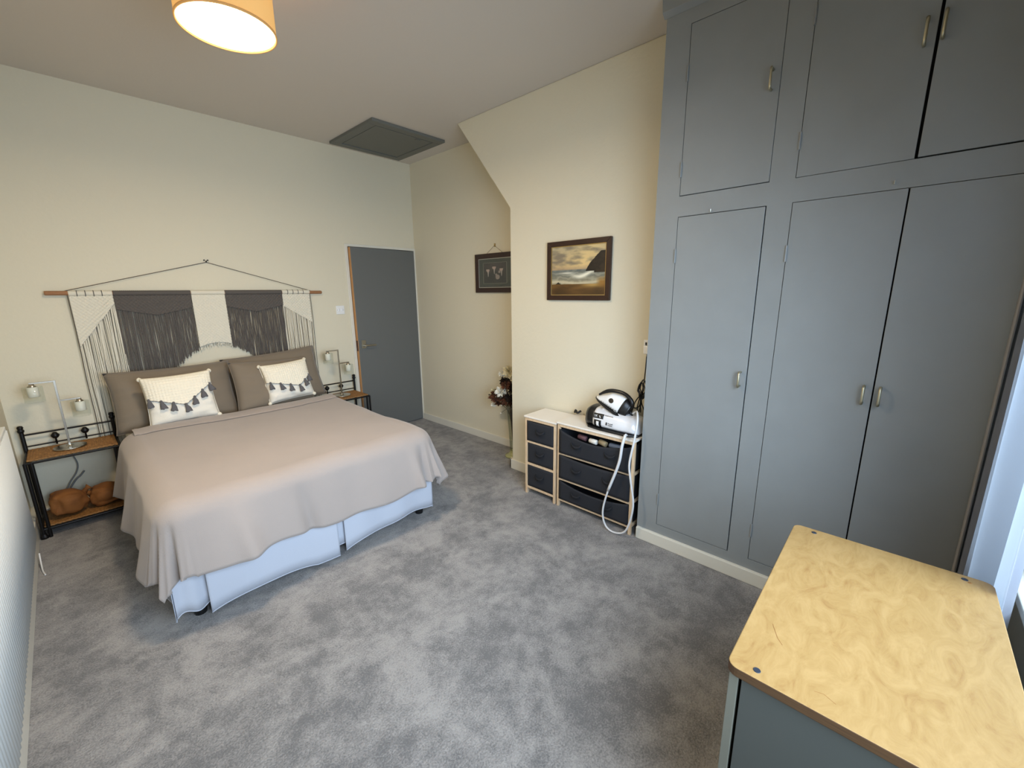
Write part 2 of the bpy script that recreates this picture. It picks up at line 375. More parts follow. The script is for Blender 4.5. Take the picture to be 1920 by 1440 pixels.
for z in (zb_, zt_-.008):
    b = lathe(BM(), [(Rr+.0005, z), (Rr+.0025, z), (Rr+.0025, z+.008), (Rr+.0005, z+.008)], n=64, caps=False); obj('trim_band', b, TR, t, smooth=True)
b = lathe(BM(), [(.05, -.001), (.05, -.02), (.012, -.035), (.006, -.06), (.006, zt_-.02)], n=20); obj('ceiling_rose', b, PLW, t)
b = BM()
for k in range(3): a = k*2*PI/3; tube(b, [(0, 0, zt_-.02), (Rr*math.cos(a), Rr*math.sin(a), zt_-.01)], .002, 6)
obj('shade_spider', b, STEEL, t)

# ------------------------------------------------------------------ curtain
CURT = cloth_translucent('curtain_satin', (134, 136, 146), .52)
t = thing('curtain', 'long grey satin curtain hanging at the right edge beside the wardrobe', 'curtain', (-1.0, -4.52, .02))
def cf(u, v):
    x = -.66-.70*u; env = min(1, u*6)
    y = -4.512+.033*math.sin(u*2*PI*3.3+.9)*env+.01*math.sin(u*31+v*2)*env+(.012 if u < .02 else 0)
    x += .012*math.sin(v*5+u*9)*env
    return Vector((x+1.0, y+4.52, v*2.68))
b = BM(); grid(b, 150, 16, cf); o = obj('drape', b, CURT, t, smooth=True); solid(o, .003, 0)
b = BM(); grid(b, 3, 16, lambda u, v: Vector((-.650-.040*u+1.0, -4.489+4.52, v*2.68))); o = obj('side_hem', b, mat('curtain_lining', (150, 146, 142), .7), t, smooth=True); solid(o, .006, 0)
b = tube(BM(), [(-3.1, -4.52, 2.73), (-.64, -4.52, 2.73)], .014, 12); o = obj('curtain_pole', b, STEEL); tagit(o, 'steel curtain pole above the window behind the viewer', 'curtain pole')
for x in (-3.0, -.70): obj('pole_bracket', bx(x-.01, x+.01, YW, -4.52, 2.715, 2.735), STEEL, o)
for i in range(9): obj('curtain_ring', tube(BM(), [(x_, -4.52+.021*math.cos(a)+4.52, 2.724+.021*math.sin(a)-.02) for a in [k*2*PI/12 for k in range(13)] for x_ in [(-.69-.08*i)+1.0]], .002, 6), STEEL, t)

# ------------------------------------------------------------------ plywood topped cabinet (front right)
TZ = .75; tx0, tx1, ty0, ty1 = -2.047, -1.310, -4.487, -4.037
t = thing('cabinet', 'low grey cabinet with a pale birch plywood top in the front right corner', 'cabinet', (tx0, ty1, 0)); off = (tx0, ty1, 0)
def rrect(x0, x1, y0, y1, r, n=6):
    P = []
    for cx, cy, a0 in ((x1-r, y1-r, 0), (x0+r, y1-r, 90), (x0+r, y0+r, 180), (x1-r, y0+r, 270)):
        for k in range(n+1): a = math.radians(a0+90*k/n); P.append((cx+r*math.cos(a)-off[0], cy+r*math.sin(a)-off[1]))
    return P
b = prism(BM(), rrect(tx0, tx1, ty0, ty1, .022), 'z', TZ-.022, TZ)
o = obj('plywood_top', b, [PLY, PLYE], t, bevel=.002, label='pale birch plywood top with rounded corners')
for p in o.data.polygons:
    if abs(p.normal.z) < .5: p.material_index = 1
CABG = mat('cabinet_grey_paint', (68, 70, 66), .55, bump=.1, bscale=120, bdist=.001)
obj('side_panel', bx(tx0+.012, tx0+.030, ty0+.01, ty1-.030, 0.03, TZ-.022, off=off), CABG, t, bevel=.001)
obj('side_panel', bx(tx1-.030, tx1-.012, ty0+.01, ty1-.030, 0.03, TZ-.022, off=off), CABG, t, bevel=.001)
obj('back_panel', bx(tx0+.03, tx1-.03, ty0+.01, ty0+.02, 0.03, TZ-.022, off=off), CABG, t)
obj('base_plinth', bx(tx0+.03, tx1-.03, ty0+.02, ty1-.06, 0, .07, off=off), CABG, t)
CABL = mat('cabinet_front_edge', (104, 103, 92), .55)
xm = (tx0+tx1)/2
for x0, x1, hx in ((tx0+.010, xm-.002, xm-.05), (xm+.002, tx1-.012, xm+.05)):
    d = obj('door', bx(x0, x1, ty1-.024, ty1-.006, .04, TZ-.026, off=off), CABL, t, bevel=.001)
    obj('knob', lathe(BM(), [(.006, 0), (.006, .008), (.013, .014), (.010, .018)], (hx-off[0], -.006, .45), 14, 'y'), STEEL, d)
BOLT = mat('bolt_blue_steel', (46, 52, 62), .5, .3)
for x, y in ((-1.335, -4.094), (-2.024, -4.090), (-1.335, -4.431), (-2.024, -4.431)):
    b = lathe(BM(), [(.0075, 0.0), (.0068, .0014)], (x-off[0], y-off[1], TZ-.0005), 16); obj('bolt', b, BOLT, t, label='dark round bolt head' )
SCR = mat('ply_scratch', (136, 92, 44), .8)
def scratch(pts, r=.0008):
    b = tube(BM(), [(p[0]-off[0], p[1]-off[1], TZ-.0002) for p in pts], r, 4); obj('scratch', b, SCR, t)
scratch([(-1.86, -4.085), (-1.90, -4.103), (-1.915, -4.115)]); scratch([(-2.0, -4.185), (-1.995, -4.20), (-2.005, -4.22)], .0006)
o = obj('dent', lathe(BM(), [(.005, 0), (.003, .0012)], (-1.345-off[0], -4.44-off[1], TZ-.0003), 10), SCR, t)

# ------------------------------------------------------------------ bed
BX0, BX1, BYH, BYF = -2.705, -1.325, -.03, -1.915
bt = thing('double_bed', 'double divan bed with a white valance, its head against the far wall', 'bed', (-2.015, -1.0, 0)); bo = (-2.015, -1.0, 0)
obj('divan_base', bx(BX0, BX1, BYF, BYH, .07, .34, off=bo), mat('divan_fabric', (190, 186, 180), .8), bt, bevel=.02)
obj('mattress', bx(BX0+.005, BX1-.005, BYF+.005, BYH, .34, .575, off=bo), SHEET, bt, bevel=.05, seg=4)
for x in (BX0+.05, -2.015, BX1-.05):
    for y in (BYF+.04, -.95, BYH-.08):
        b = lathe(BM(), [(.016, .07), (.016, .045), (.026, .04), (.028, .02), (.026, .0)], (x-bo[0], y-bo[1], 0), 14); obj('castor', b, PLB, bt)
def skirt(name, path, ztop, hem, par, segs=1):
    """path: dense list of xy; hem: function(s)->z"""
    b = BM(); n = len(path)-1; nv = 6
    def f(u, v):
        i = min(n, int(round(u*n))); x, y = path[i]; zb = hem(u); z = zb+(ztop-zb)*v
        return Vector((x-bo[0], y-bo[1], z))
    grid(b, n, nv, f); o = obj(name, b, SKIRT, par, smooth=True); solid(o, .002, 0)
    b = tube(BM(), [(path[i][0]-bo[0], path[i][1]-bo[1], hem(i/n)+.003) for i in range(n+1)], .0028, 5); obj('hem_seam', b, SKIRT, o, smooth=True)
    return o
def lin(a, c, n, wav=0, ph=0, nrm=(0, 1), k=3):
    return [(a[0]+(c[0]-a[0])*i/n+nrm[0]*wav*math.sin(ph+k*2*PI*i/n), a[1]+(c[1]-a[1])*i/n+nrm[1]*wav*math.sin(ph+k*2*PI*i/n)) for i in range(n+1)]
skirt('valance', lin((-2.75, -1.945), (-2.61, -1.925), 14, .006, 0, k=1.4), .40, lambda u: .060+.012*math.sin(u*7), bt)
skirt('valance', lin((-2.622, -1.955), (-1.992, -1.965), 60, .006, 1, k=1.6), .40, lambda u: .016+.034*math.sin(min(1, u*1.25)*PI)**.8, bt)
skirt('valance', lin((-2.03, -1.935), (-1.90, -1.935), 8), .40, lambda u: .060, bt)
skirt('valance', lin((-1.948, -1.962), (-1.312, -1.950), 60, .006, 2, k=2.4), .40, lambda u: .020+.045*math.sin(min(1, u*2.2)*PI/2)+.008*math.sin(u*11), bt)
skirt('valance', lin((-1.312, -1.950), (-1.340, -.05), 90, .010, 0, (1, 0), 5), .40, lambda u: .045+.01*math.sin(u*17), bt)
skirt('valance', lin((-2.755, -1.945), (-2.725, -.05), 90, .012, 0, (1, 0), 5), .40, lambda u: .045+.012*math.sin(u*19), bt)

# duvet
def drape(px, py):
    """flat cloth position relative to the mattress top -> 3-D point; top rect BX0..BX1, BYF.."""
    zt = .628
    x0, x1, yf = BX0+.05, BX1-.05, BYF+.05
    dx = max(0, px-x1) if px > x1 else max(0, x0-px); sx = 1 if px > x1 else -1
    dy = max(0, yf-py)
    cx, cy = min(max(px, x0), x1), max(py, yf)
    d = math.hypot(dx, dy)
    nz = noise.noise(Vector((px*2.3, py*2.3, 1.7)))*.014+noise.noise(Vector((px*6, py*6, 4)))*.004
    if d == 0:
        # soft crown of the quilt
        ex = min(px-x0, x1-px); ey = py-yf
        return Vector((px, py, zt+nz*min(1, ex/.1+.3)))
    ux, uy = dx/d*sx, -dy/d; th = math.atan2(dy, dx); cn = math.sin(2*th)      # 1 at the corner diagonal
    r = .115; fm = math.radians(80+4*cn if dy > 0 and dx > 0 else 80)
    if dx > 0 and dy > 0: d *= 1-.19*cn*min(1, d/.3)
    if sx > 0: fm -= math.radians(8)*(1 if dx > 0 else 0)
    if d < r*fm: a = d/r; o_, h_ = r*math.sin(a), r*(1-math.cos(a))
    else: e_ = d-r*fm; o_, h_ = r*math.sin(fm)+e_*math.cos(fm), r*(1-math.cos(fm))+e_*math.sin(fm)
    hh = max(0, (h_-.07)/.35)
    if dx > 0 and dy > 0:
        fold = math.sin(th*11+.6+sx*.8)*.036*cn*min(1.3, hh)+.016*math.sin(th*23)*hh*cn
    elif dy > 0:
        s = px; fold = (.018*math.sin(s*7.5+1)+.010*math.sin(s*17+.5))*hh
        for c0, wd, am in ((-2.17, .035, -.020), (-1.40, .030, -.030), (-2.46, .05, .022), (-1.47, .03, .022), (-2.02, .08, .012)):
            fold += 1.7*am*math.exp(-((s-c0-(.04*hh))/wd)**2)*min(1, hh*1.3)
    else:
        s = py; fold = (.022*math.sin(s*9+sx)+.012*math.sin(s*21))*hh
    o_ += fold
    return Vector((cx+ux*o_, cy+uy*o_, max(.045, zt-h_+nz)))
dv = thing('duvet', 'taupe grey ribbed duvet spread over the double bed', 'duvet', (-2.015, -1.2, .62)); do = Vector((-2.015, -1.2, .62))
oxl, oxr, oyf = .47, .44, .43
b = BM(); X0, X1, Y0, Y1 = BX0+.05-oxl, BX1-.05+oxr, BYF+.05-oyf, -.46
def dfn(u, v):
    px = X0+(X1-X0)*u; py = Y1+(Y0-Y1)*v
    # rounded hem corners and slightly uneven hem
    hemw = .014*math.sin(px*6.0)+.008*math.sin(px*15+1)
    if py < BYF+.05: py = BYF+.05-(BYF+.05-py)*(1+hemw/.43)
    p = drape(px, py)
    if v < .04 :   # rolled head edge
        p.z -= (.04-v)/.04*.03
    # puff
    return p-do
V = grid(b, 150, 130, dfn); o = obj('cover', b, DUV, dv, smooth=True); solid(o, .022, -1)
# fold-back band at the head
def bfn(u, v):
    px = BX0+.02+(BX1-BX0-.04)*u; py = -.475-.17*v-.02*math.sin(u*3)
    p = drape(px, py); e = math.sin(v*PI)**.4 if 0 < v < 1 else 0
    return p-do+Vector((0, 0, .004+.014*e))
b = BM(); grid(b, 80, 14, bfn); o = obj('folded_band', b, DUV, dv, smooth=True)

# pillows
def pillow_bm(w_, h_, th, n=26, pinch=.06, wr=.006, seed=0, sag=0.):
    b = BM(); layers = []
    for side in (1, -1):
        L = []
        for i in range(n+1):
            R = []
            for j in range(n+1):
                u = -1+2*i/n; v = -1+2*j/n
                x = u*w_/2*(1-pinch*(1-v*v)*.9*abs(u)**2); z = v*h_/2*(1-pinch*(1-u*u)*.9*abs(v)**2)
                pr = max(0, (1-u**4))*max(0, (1-v**4)); y = side*th/2*pr**.55
                if 0 < i < n and 0 < j < n:
                    y += wr*noise.noise(Vector((u*3+seed, v*3, side*2.+seed)))*2
                    y += wr*1.2*noise.noise(Vector((u*2+seed*3, v*9, side)))
                if side == -1 and (i in (0, n) or j in (0, n)): R.append(layers[0][i][j]); continue
                z2 = z-sag*(1-u*u)*(v > 0)*v
                R.append(b.verts.new((x, -y, z2)))
            L.append(R)
        layers.append(L)
    for L in layers:
        for i in range(n):
            for j in range(n): b.faces.new((L[i][j], L[i+1][j], L[i+1][j+1], L[i][j+1]))
    return b
def pillow(name, label, cat, c, w_, h_, th, lean, yawd, rolld, seed, m=PILM, group=None, wr=.006, parent=False, sag=0):
    t = thing(name, label, cat, c, group)
    t.rotation_euler = (math.radians(-lean), math.radians(rolld), math.radians(yawd))
    b = pillow_bm(w_, h_, th, seed=seed, wr=wr, sag=sag)
    for v in b.verts: v.co.z += h_/2
    o = obj('cover', b, m, t, smooth=True)
    ring = [( -1+2*k/20, -1) for k in range(20)]+[(1, -1+2*k/20) for k in range(20)]+[(1-2*k/20, 1) for k in range(20)]+[(-1, 1-2*k/20) for k in range(21)]
    pts = [(u*w_/2*(1-.054*(1-v*v)), 0, v*h_/2*(1-.054*(1-u*u))+h_/2-sag*(1-u*u)*(v > 0)*v) for u, v in ring]
    obj('seam', tube(BM(), pts, .0022, 5, caps=False), m, t, smooth=True)
    return t
pillow('pillow', 'taupe pillow at the left of the bed head, behind the larger tasselled cushion', 'pillow', (-2.375, -.31, .572), .76, .45, .16, 20, 0, 0, 1)
pillow('pillow', 'taupe pillow at the right end of the bed head, leaning on the wall', 'pillow', (-1.645, -.26, .575), .76, .47, .14, 17, 0, -3.5, 2)
pillow('pillow', 'taupe pillow standing forward in the middle, left of the right-hand tasselled cushion', 'pillow', (-1.735, -.42, .585), .62, .42, .13, 20, 4, 2.5, 3)
def cushion(label, c, w_, h_, lean, yawd, rolld, vline, tass, seed, apex):
    t = pillow('tasselled_cushion', label, 'cushion', c, w_, h_, .13, lean, yawd, rolld, seed, m=CUSH, wr=.008)
    th = .13
    def surf(u, v):
        x = u*w_/2*(1-.06*(1-v*v)*.9*u*u); z = v*h_/2*(1-.06*(1-u*u)*.9*v*v)+h_/2
        pr = max(0, 1-u**4)*max(0, 1-v**4); return Vector((x, -(th/2*pr**.55+.010), z))
    # knitted flap: chunky rows of stitches
    def ff(a, e):
        u = -1+2*a; v1 = vline(u); v = 1-(1-v1)*e; p = surf(u*.995, v*.995)
        st = abs(math.sin(a*PI*22))*abs(math.sin((v)*PI*9)); p.y -= .003+.005*st; return p
    b = BM(); grid(b, 88, 60, ff); o = obj('knitted_flap', b, KNIT, t, smooth=True, label='cream chunky knitted flap ending in a point'); solid(o, .003, 0)
    b = tube(BM(), [surf(-.99+1.98*k/30, vline(-.99+1.98*k/30))+Vector((0, -.005, 0)) for k in range(31)], .0022, 5); obj('flap_cord', b, TASS, t)
    for k, u in enumerate(tass):
        p = surf(u, vline(u)); p.y -= .008; s = 1.0
        b = lathe(BM(), [(.001, .008), (.005, .006), (.007, 0), (.0055, -.006), (.008, -.010), (.012, -.022), (.016, -.040), (.015, -.044), (.001, -.043)], (0, 0, 0), 14)
        for v in b.verts:
            if v.co.z < -.02: v.co.x *= 1+.12*math.sin(v.co.x*900+k); v.co.y *= .6; v.co.z += .003*math.sin(v.co.x*700)
        q = obj('tassel', b, TASS, t, smooth=True, label='dark grey tassel'); q.location = p; q.rotation_euler = (0, math.radians(random.uniform(-14, 14)), 0); q.scale = (1.3, 1.2, 1.25)
    for sx in (-1, 1):
        for sz in (0, 1):
            b = lathe(BM(), [(.002, -.016), (.012, -.01), (.016, 0), (.012, .01), (.002, .016)], (sx*w_/2*.985, 0, sz*h_*.985+(.004 if sz == 0 else 0)), 10); obj('corner_tuft', b, KNIT, t, smooth=True)
    return t
def vl1(u): return -.34+(.42*(.05-u) if u < .05 else .85*(u-.05))
def vl2(u): return -.40+(.36*(.3-u) if u < .3 else .8*(u-.3))
cushion('larger cream cushion with knitted flap and grey tassels in front of the left pillow', (-2.385, -.515, .637), .405, .345, 16, -2, -1.5, vl1, (-.93, -.60, -.28, .05, .34, .62, .90), 5, 0)
cushion('smaller cream cushion with grey tassels leaning on the right-hand pillows', (-1.635, -.455, .645), .375, .325, 17, 3, -3, vl2, (-.86, -.48, -.08, .30, .60, .88), 6, 0)

# ------------------------------------------------------------------ macrame wall hanging
t = thing('macrame_wall_hanging', 'wide white and grey macrame hanging on a wooden rod above the bed', 'wall hanging', (-2.02, -.03, 1.545)); mo = Vector((-2.02, -.03, 1.545))
def lm(b):
    for v in b.verts: v.co -= mo
    return b
obj('wooden_rod', lm(tube(BM(), [(-2.935, -.03, 1.548), (-2.93, -.03, 1.548), (-1.122, -.03, 1.54), (-1.117, -.03, 1.54)], [.012, .0145, .0145, .012], 14)), RODW, t, smooth=True)
b = tube(BM(), [(-2.838, -.03, 1.562), (-2.008, -.010, 1.784), (-1.222, -.03, 1.556)], .0026, 6); obj('hanging_cord', lm(b), MGREY, t)
o = obj('wall_hook', tube(BM(), [(-2.008, 0, 1.790), (-2.008, -.014, 1.786), (-2.008, -.018, 1.796)], .004, 8), IRONB); tagit(o, 'small dark double wall hook holding the macrame cord', 'hook')
for dx in (-.012, .012): obj('hook_pin', lathe(BM(), [(.005, 0), (.005, -.012), (.001, -.014)], (-2.008+dx, 0, 1.80), 10, 'y'), IRONB, o)
SECT = [(-2.826, -2.606, 0), (-2.603, -2.152, 1), (-2.149, -1.921, 0), (-1.918, -1.478, 1), (-1.475, -1.234, 0)]
def zbot(x): return max(.44, 1.125-1.9*(x+2.025)**2)
for si, (x0, x1, g_) in enumerate(SECT):
    mm = MGREY if g_ else MWHITE; nm = 'grey' if g_ else 'white'
    b = BM(); nr = max(6, int((x1-x0)/.011))
    tube(b, [(x0+(x1-x0)*k/(nr*2), -.03, 1.545) for k in range(nr*2+1)], [.0195 if k % 2 else .0178 for k in range(nr*2+1)], 12)
    obj('rod_wrapping', lm(b), mm, t, smooth=True)
    if not g_ and si != 2:
        for k in (range(1, 5) if si == 0 else range(1, 5)):
            xk = x0+(x1-x0)*(k/5.3); obj('grey_binding', lm(tube(BM(), [(xk-.002, -.03, 1.545), (xk+.002, -.03, 1.545)], .0212, 12)), MGREY, t)
    # knotted net zone under the rod
    def depth(x):
        f = (x-x0)/(x1-x0)
        if si == 0: return 1.18+.29*f
        if si == 4: return 1.42-.16*f
        if si == 2: return zbot(x)+.012
        return 1.38+.05*abs(2*f-1)
    def net(u, v):
        x = x0+(x1-x0)*u; z1 = depth(x); z = 1.535-(1.535-z1)*v
        a = .004*(abs(math.sin((x+z)*2*PI*20))+abs(math.sin((x-z)*2*PI*20)))
        return Vector((x, -.026-a, z))-mo
    b = BM(); grid(b, int((x1-x0)/.004), 60, net); o = obj(nm+'_knotwork', b, mm, t, smooth=True); solid(o, .004, 1)
    b = BM(); ns = int((x1-x0)/(.0046 if g_ else .0062)); b2 = BM()
    for k in range(ns+1):
        xs = x0+(x1-x0)*k/ns; zt0 = depth(xs)+.03
        zb0 = zbot(xs)+random.uniform(-.02, .012); r = (.0030 if g_ else .0032)*random.uniform(.85, 1.15); dk = si in (0, 4) and k % 7 == 2; gap = g_ and random.random() < .05
        clump = math.sin(k*.55+si)*(.0022 if g_ else .006); ph = random.uniform(0, 6); pts = []; nseg = 9
        if gap: continue
        if dk: r *= .62
        for q in range(nseg+1):
            f = q/nseg; z = zt0+(zb0-zt0)*f
            pts.append((xs+clump*min(1, f*2)+.0022*math.sin(ph+f*9)+random.uniform(-.0008, .0008), -.024-.003*math.sin(k*1.7)-.002*math.sin(ph+f*7), z))
        tube(b2 if dk else b, [tuple(Vector(p)-mo) for p in pts], r, 4, caps=False)
    obj(nm+'_fringe', b, mm, t, kind='stuff')
    if si in (0, 4): obj('gap_shade_cords', b2, MGREY, t, kind='stuff')  # thin grey strands stand in for the shaded gaps between white ones
    else: b2.free()
# grey edging cords along the outer sides
for x in (-2.832, -1.228):
    obj('edge_cord', lm(tube(BM(), [(x, -.032, 1.55), (x+.004, -.032, 1.3), (x, -.03, .95), (x+.002, -.03, zbot(x)+.02)], .0022, 5)), MGREY, t)

# ------------------------------------------------------------------ nightstands
def nightstand(label, xl, full):
    """xl = x of the left back post"""
    cx = xl+.22; t = thing('nightstand', label, 'nightstand', (cx, -.2, 0), 'black iron bedside tables') ; off = Vector((cx, -.2, 0))
    xr = xl+.44; yb, yf = -.045, -.345
    def P(name, b, m, sm=False, par=t, **k):
        for v in b.verts: v.co -= off
        return obj(name, b, m, par, smooth=sm, **k)
    for x in (xl, xr):
        P('leg', tube(BM(), [(x, yb, 0), (x, yb, .655)], .011, 10), IRONB)
        P('finial', lathe(BM(), [(.008, .645), (.015, .650), (.017, .662), (.012, .672), (.016, .680), (.012, .692), (.001, .695)], (x, yb, 0), 14), IRONB, True)
        for dx in (0, .028*(1 if x == xl else -1)):
            P('leg', tube(BM(), [(x+dx, yf, .0), (x+dx, yf, .512)], .0095, 10), IRONB)
        P('foot', lathe(BM(), [(.019, 0), (.019, .012), (.012, .03)], (x, yf, 0), 12), IRONB)
    P('back_rail', tube(BM(), [(xl, yb, .628), (xr, yb, .628)], .006, 8), IRONB)
    P('back_rail', tube(BM(), [(xl, yb, .548), (xr, yb, .548)], .005, 8), IRONB)
    for dx in (-.075, .07):
        k = P('knob', lathe(BM(), [(.005, .535), (.005, .575), (.014, .580), (.021, .592), (.021, .602), (.013, .612), (.010, .618), (.001, .621)], (cx+dx, yb-.012, 0), 14), IRONB, True)
    for zz, nm in ((.522, 'cane_shelf'), (.072, 'lower_shelf')):
        b = BM()
        def wv(u, v):
            return Vector((xl+.010+.42*u, yf+.01+.285*v, zz+.003*math.sin(u*PI*34)*math.sin(v*PI*24)))
        grid(b, 70, 48, wv); o = P(nm, b, WICK, True, label='woven cane shelf'); solid(o, .010, 0)
        b = BM()
        for (a, c) in (((xl, yf), (xr, yf)), ((xl, yb), (xr, yb)), ((xl, yf), (xl, yb)), ((xr, yf), (xr, yb))): tube(b, [(*a, zz-.012), (*c, zz-.012)], .0075, 8)
        P('shelf_frame', b, IRONB)
    return t
nightstand('black iron bedside table with cane shelves, left of the bed', -3.190, True)
nightstand('black iron bedside table with cane shelves, right of the bed by the door', -1.318, True)

# ------------------------------------------------------------------ table lamps
def lamp(label, cx, cy, z0):
    t = thing('table_lamp', label, 'table lamp', (cx, cy, z0), 'twin arm chrome lamps')
    obj('lamp_base', lathe(BM(), [(.078, 0), (.082, .004), (.080, .009), (.02, .012), (.014, .016), (.012, .02)], n=40), CHROME, t, smooth=False)
    obj('pole', bx(-.006, .006, -.006, .006, .012, .462), CHROME, t, bevel=.001)
    for k, (ax, az) in enumerate(((-.112, .456), (.102, .325))):
        a = obj('arm', bx(min(0, ax), max(0, ax), -.0055, .0055, az-.005, az+.005), CHROME, t, bevel=.001)
        s = (ax*.90, 0)
        obj('socket', lathe(BM(), [(.012, az-.002), (.013, az-.012), (.020, az-.018), (.020, az-.026), (.004, az-.030)], (s[0], 0, 0), 18), CHROME, a, smooth=True)
        g1 = lathe(BM(), [(.024, az-.022), (.027, az-.026), (.027, az-.085), (.025, az-.087)], (s[0], 0, 0), 26, caps=False)
        o = obj('frosted_shade', g1, FROST, a, smooth=True, label='small frosted inner shade'); solid(o, .002)
        g2 = lathe(BM(), [(.018, az-.018), (.047, az-.022), (.047, az-.122)], (s[0], 0, 0), 36, caps=False)
        o = obj('glass_shade', g2, GLS, a, smooth=True, label='clear glass outer cylinder'); solid(o, .002)
    return t
lamp('chrome lamp with two glass shades on the left bedside table', -2.985, -.195, .5295)
lamp('chrome lamp with two glass shades on the right bedside table by the door', -1.090, -.195, .5295)

# lamp cord hanging behind left nightstand, bags on its lower shelf
o = obj('lamp_cord', tube(BM(), catmull([(-2.985, -.035, .55), (-2.99, -.028, .45), (-2.975, -.03, .36), (-2.99, -.035, .30), (-3.03, -.04, .24), (-3.07, -.06, .17), (-3.10, -.08, .12)], 6), .004, 6), mat('cord_grey', (120, 122, 122), .6)); tagit(o, 'grey lamp cord hanging behind the left bedside table', 'cord')
o = obj('plug_lead', tube(BM(), catmull([(-2.95, -.04, .30), (-2.975, -.04, .27), (-3.0, -.045, .25), (-3.035, -.05, .2), (-3.05, -.055, .155)], 6), .005, 6), mat('cord_grey', (120, 122, 122), .6)); tagit(o, 'short grey plug lead above the brown bags, left bedside table', 'cord')
def lump(name, label, c, sx, sy, sz, seed, rz=0, cat='bag'):
    b = BM(); bmesh.ops.create_icosphere(b, subdivisions=4, radius=1)
    for v in b.verts:
        p = v.co.copy(); q = Vector([math.copysign(abs(a)**.62, a) for a in p])
        n_ = noise.noise(p*1.6+Vector((seed, 0, 0)))*.20+noise.noise(p*4+Vector((seed, 2, 0)))*.07
        q *= (1+n_); v.co = Vector((q.x*sx, q.y*sy, max(-1, q.z)*sz*(1-.35*max(0, q.x) if seed < 20 else 1)))
    o = obj(name, b, BAGM, smooth=True); o.location = c; o.rotation_euler = (0, 0, rz); tagit(o, label, cat); return o
def bag(label, c, sx, sy, sz, seed, rz, tie):
    o = lump('cloth_bag', label, c, sx, sy, sz, seed, rz)
    obj('gathered_neck', tube(BM(), [(tie*sx*.9, 0, sz*.35), (tie*sx*1.12, 0, sz*.62), (tie*sx*1.3, 0, sz*.75)], [.02, .012, .024], 10), BAGM, o, smooth=True); return o
bag('tan brown cloth bag slumped at the left of the left bedside table lower shelf', (-3.055, -.215, .165), .088, .09, .082, 11, .2, 1)
bag('brown cloth bag lying at the right end of the left bedside table lower shelf', (-2.865, -.20, .150), .092, .085, .066, 15, -.1, -1)
o = obj('white_cord', tube(BM(), catmull([(-3.20, -.70, .06), (-3.198, -.76, .02), (-3.193, -.83, .006), (-3.183, -.89, .005)], 6), .0035, 6), PLW); tagit(o, 'short white cord end on the carpet by the left wall', 'cord')

# ------------------------------------------------------------------ pictures
def painted(name, y0, y1, z0, z1, x, fn, nu, nv, m, parent, off):
    """flat print facing -X; u runs left->right as seen (from y0 down to y1), v up"""
    me = bpy.data.meshes.new(name); V = []; Fc = []
    for j in range(nv+1):
        for i in range(nu+1): V.append((x-off[0], y0+(y1-y0)*i/nu-off[1], z0+(z1-z0)*j/nv-off[2]))
    for j in range(nv):
        for i in range(nu): a = j*(nu+1)+i; Fc.append((a, a+1, a+nu+2, a+nu+1))
    me.from_pydata(V, [], Fc); ca = me.color_attributes.new('Col', 'FLOAT_COLOR', 'POINT')
    for j in range(nv+1):
        for i in range(nu+1): ca.data[j*(nu+1)+i].color = (*s2l(fn(i/nu, j/nv)), 1)
    me.materials.append(m); o = bpy.data.objects.new(name, me); C.objects.link(o); o.parent = parent; return o
def mixc(a, b, t): t = max(0, min(1, t)); return tuple(p+(q-p)*t for p, q in zip(a, b))
def N(u, v, s, k=0): return noise.fractal(Vector((u*s, v*s, k)), 1, 2, 4)
def seascape(u, v):
    if v > .52:                       # sky
        f = (v-.52)/.48; c = mixc((206, 176, 124), (186, 172, 136), f)
        c = mixc(c, (236, 206, 140), max(0, 1-abs(u-.55-.2*f)*2.2)*.7)
        cl = N(u*1.2, v*3.2, 3.0, 3)-.0+.35*max(0, .5-u)+.1*(f-.4)
        c = mixc(c, (112, 104, 92), max(0, min(1, cl*1.1+.25))*.75)
        c = mixc(c, (150, 128, 108), max(0, 1-f*5)*.6)
    elif v > .22:                     # sea and surf
        f = (v-.22)/.30; c = mixc((150, 140, 112), (92, 100, 98), f)
        w_ = math.sin((v*60+N(u, v, 5)*6))*.5+.5; c = mixc(c, (206, 200, 174), w_*.45*(1-f*.5))
        s = math.exp(-(((u-.62)/.24)**2+((v-.435-.06*math.sin(u*9))/.045)**2)); c = mixc(c, (240, 236, 214), s*1.1)
        s = math.exp(-(((u-.30)/.14)**2+((v-.455)/.015)**2)); c = mixc(c, (226, 222, 204), s)
        s = math.exp(-(((v-.255-.02*math.sin(u*7+1))/.03)**2)); c = mixc(c, (206, 196, 164), s*.8)
    else:                             # wet sand
        c = mixc((70, 48, 18), (140, 100, 46), .5+.5*N(u, v*3, 3, 9)); c = mixc(c, (52, 36, 16), (.22-v)*2.5)
        c = mixc(c, (196, 160, 92), math.exp(-(((u-.78)/.2)**2+((v-.2)/.05)**2))*.8)
    if u > .84 and .14 < v < .36: c = mixc(c, (150, 106, 44), min(1, (u-.84)*12)*(1-abs(v-.25)*7))
    # headland
    edge = .66+.0*u; top = .50+.37*min(1, max(0, (u-.66)/.26))**.75
    if u > .655 and .475-.03*(u > .8) < v < top+.012*N(u, v, 14): c = mixc((20, 16, 12), (48, 36, 24), .5+.9*N(u, v, 9, 2))
    if abs(u-.13) < .05*(1-max(0, (v-.225)/.04)) and .22 < v < .262: c = (34, 30, 24)
    return c
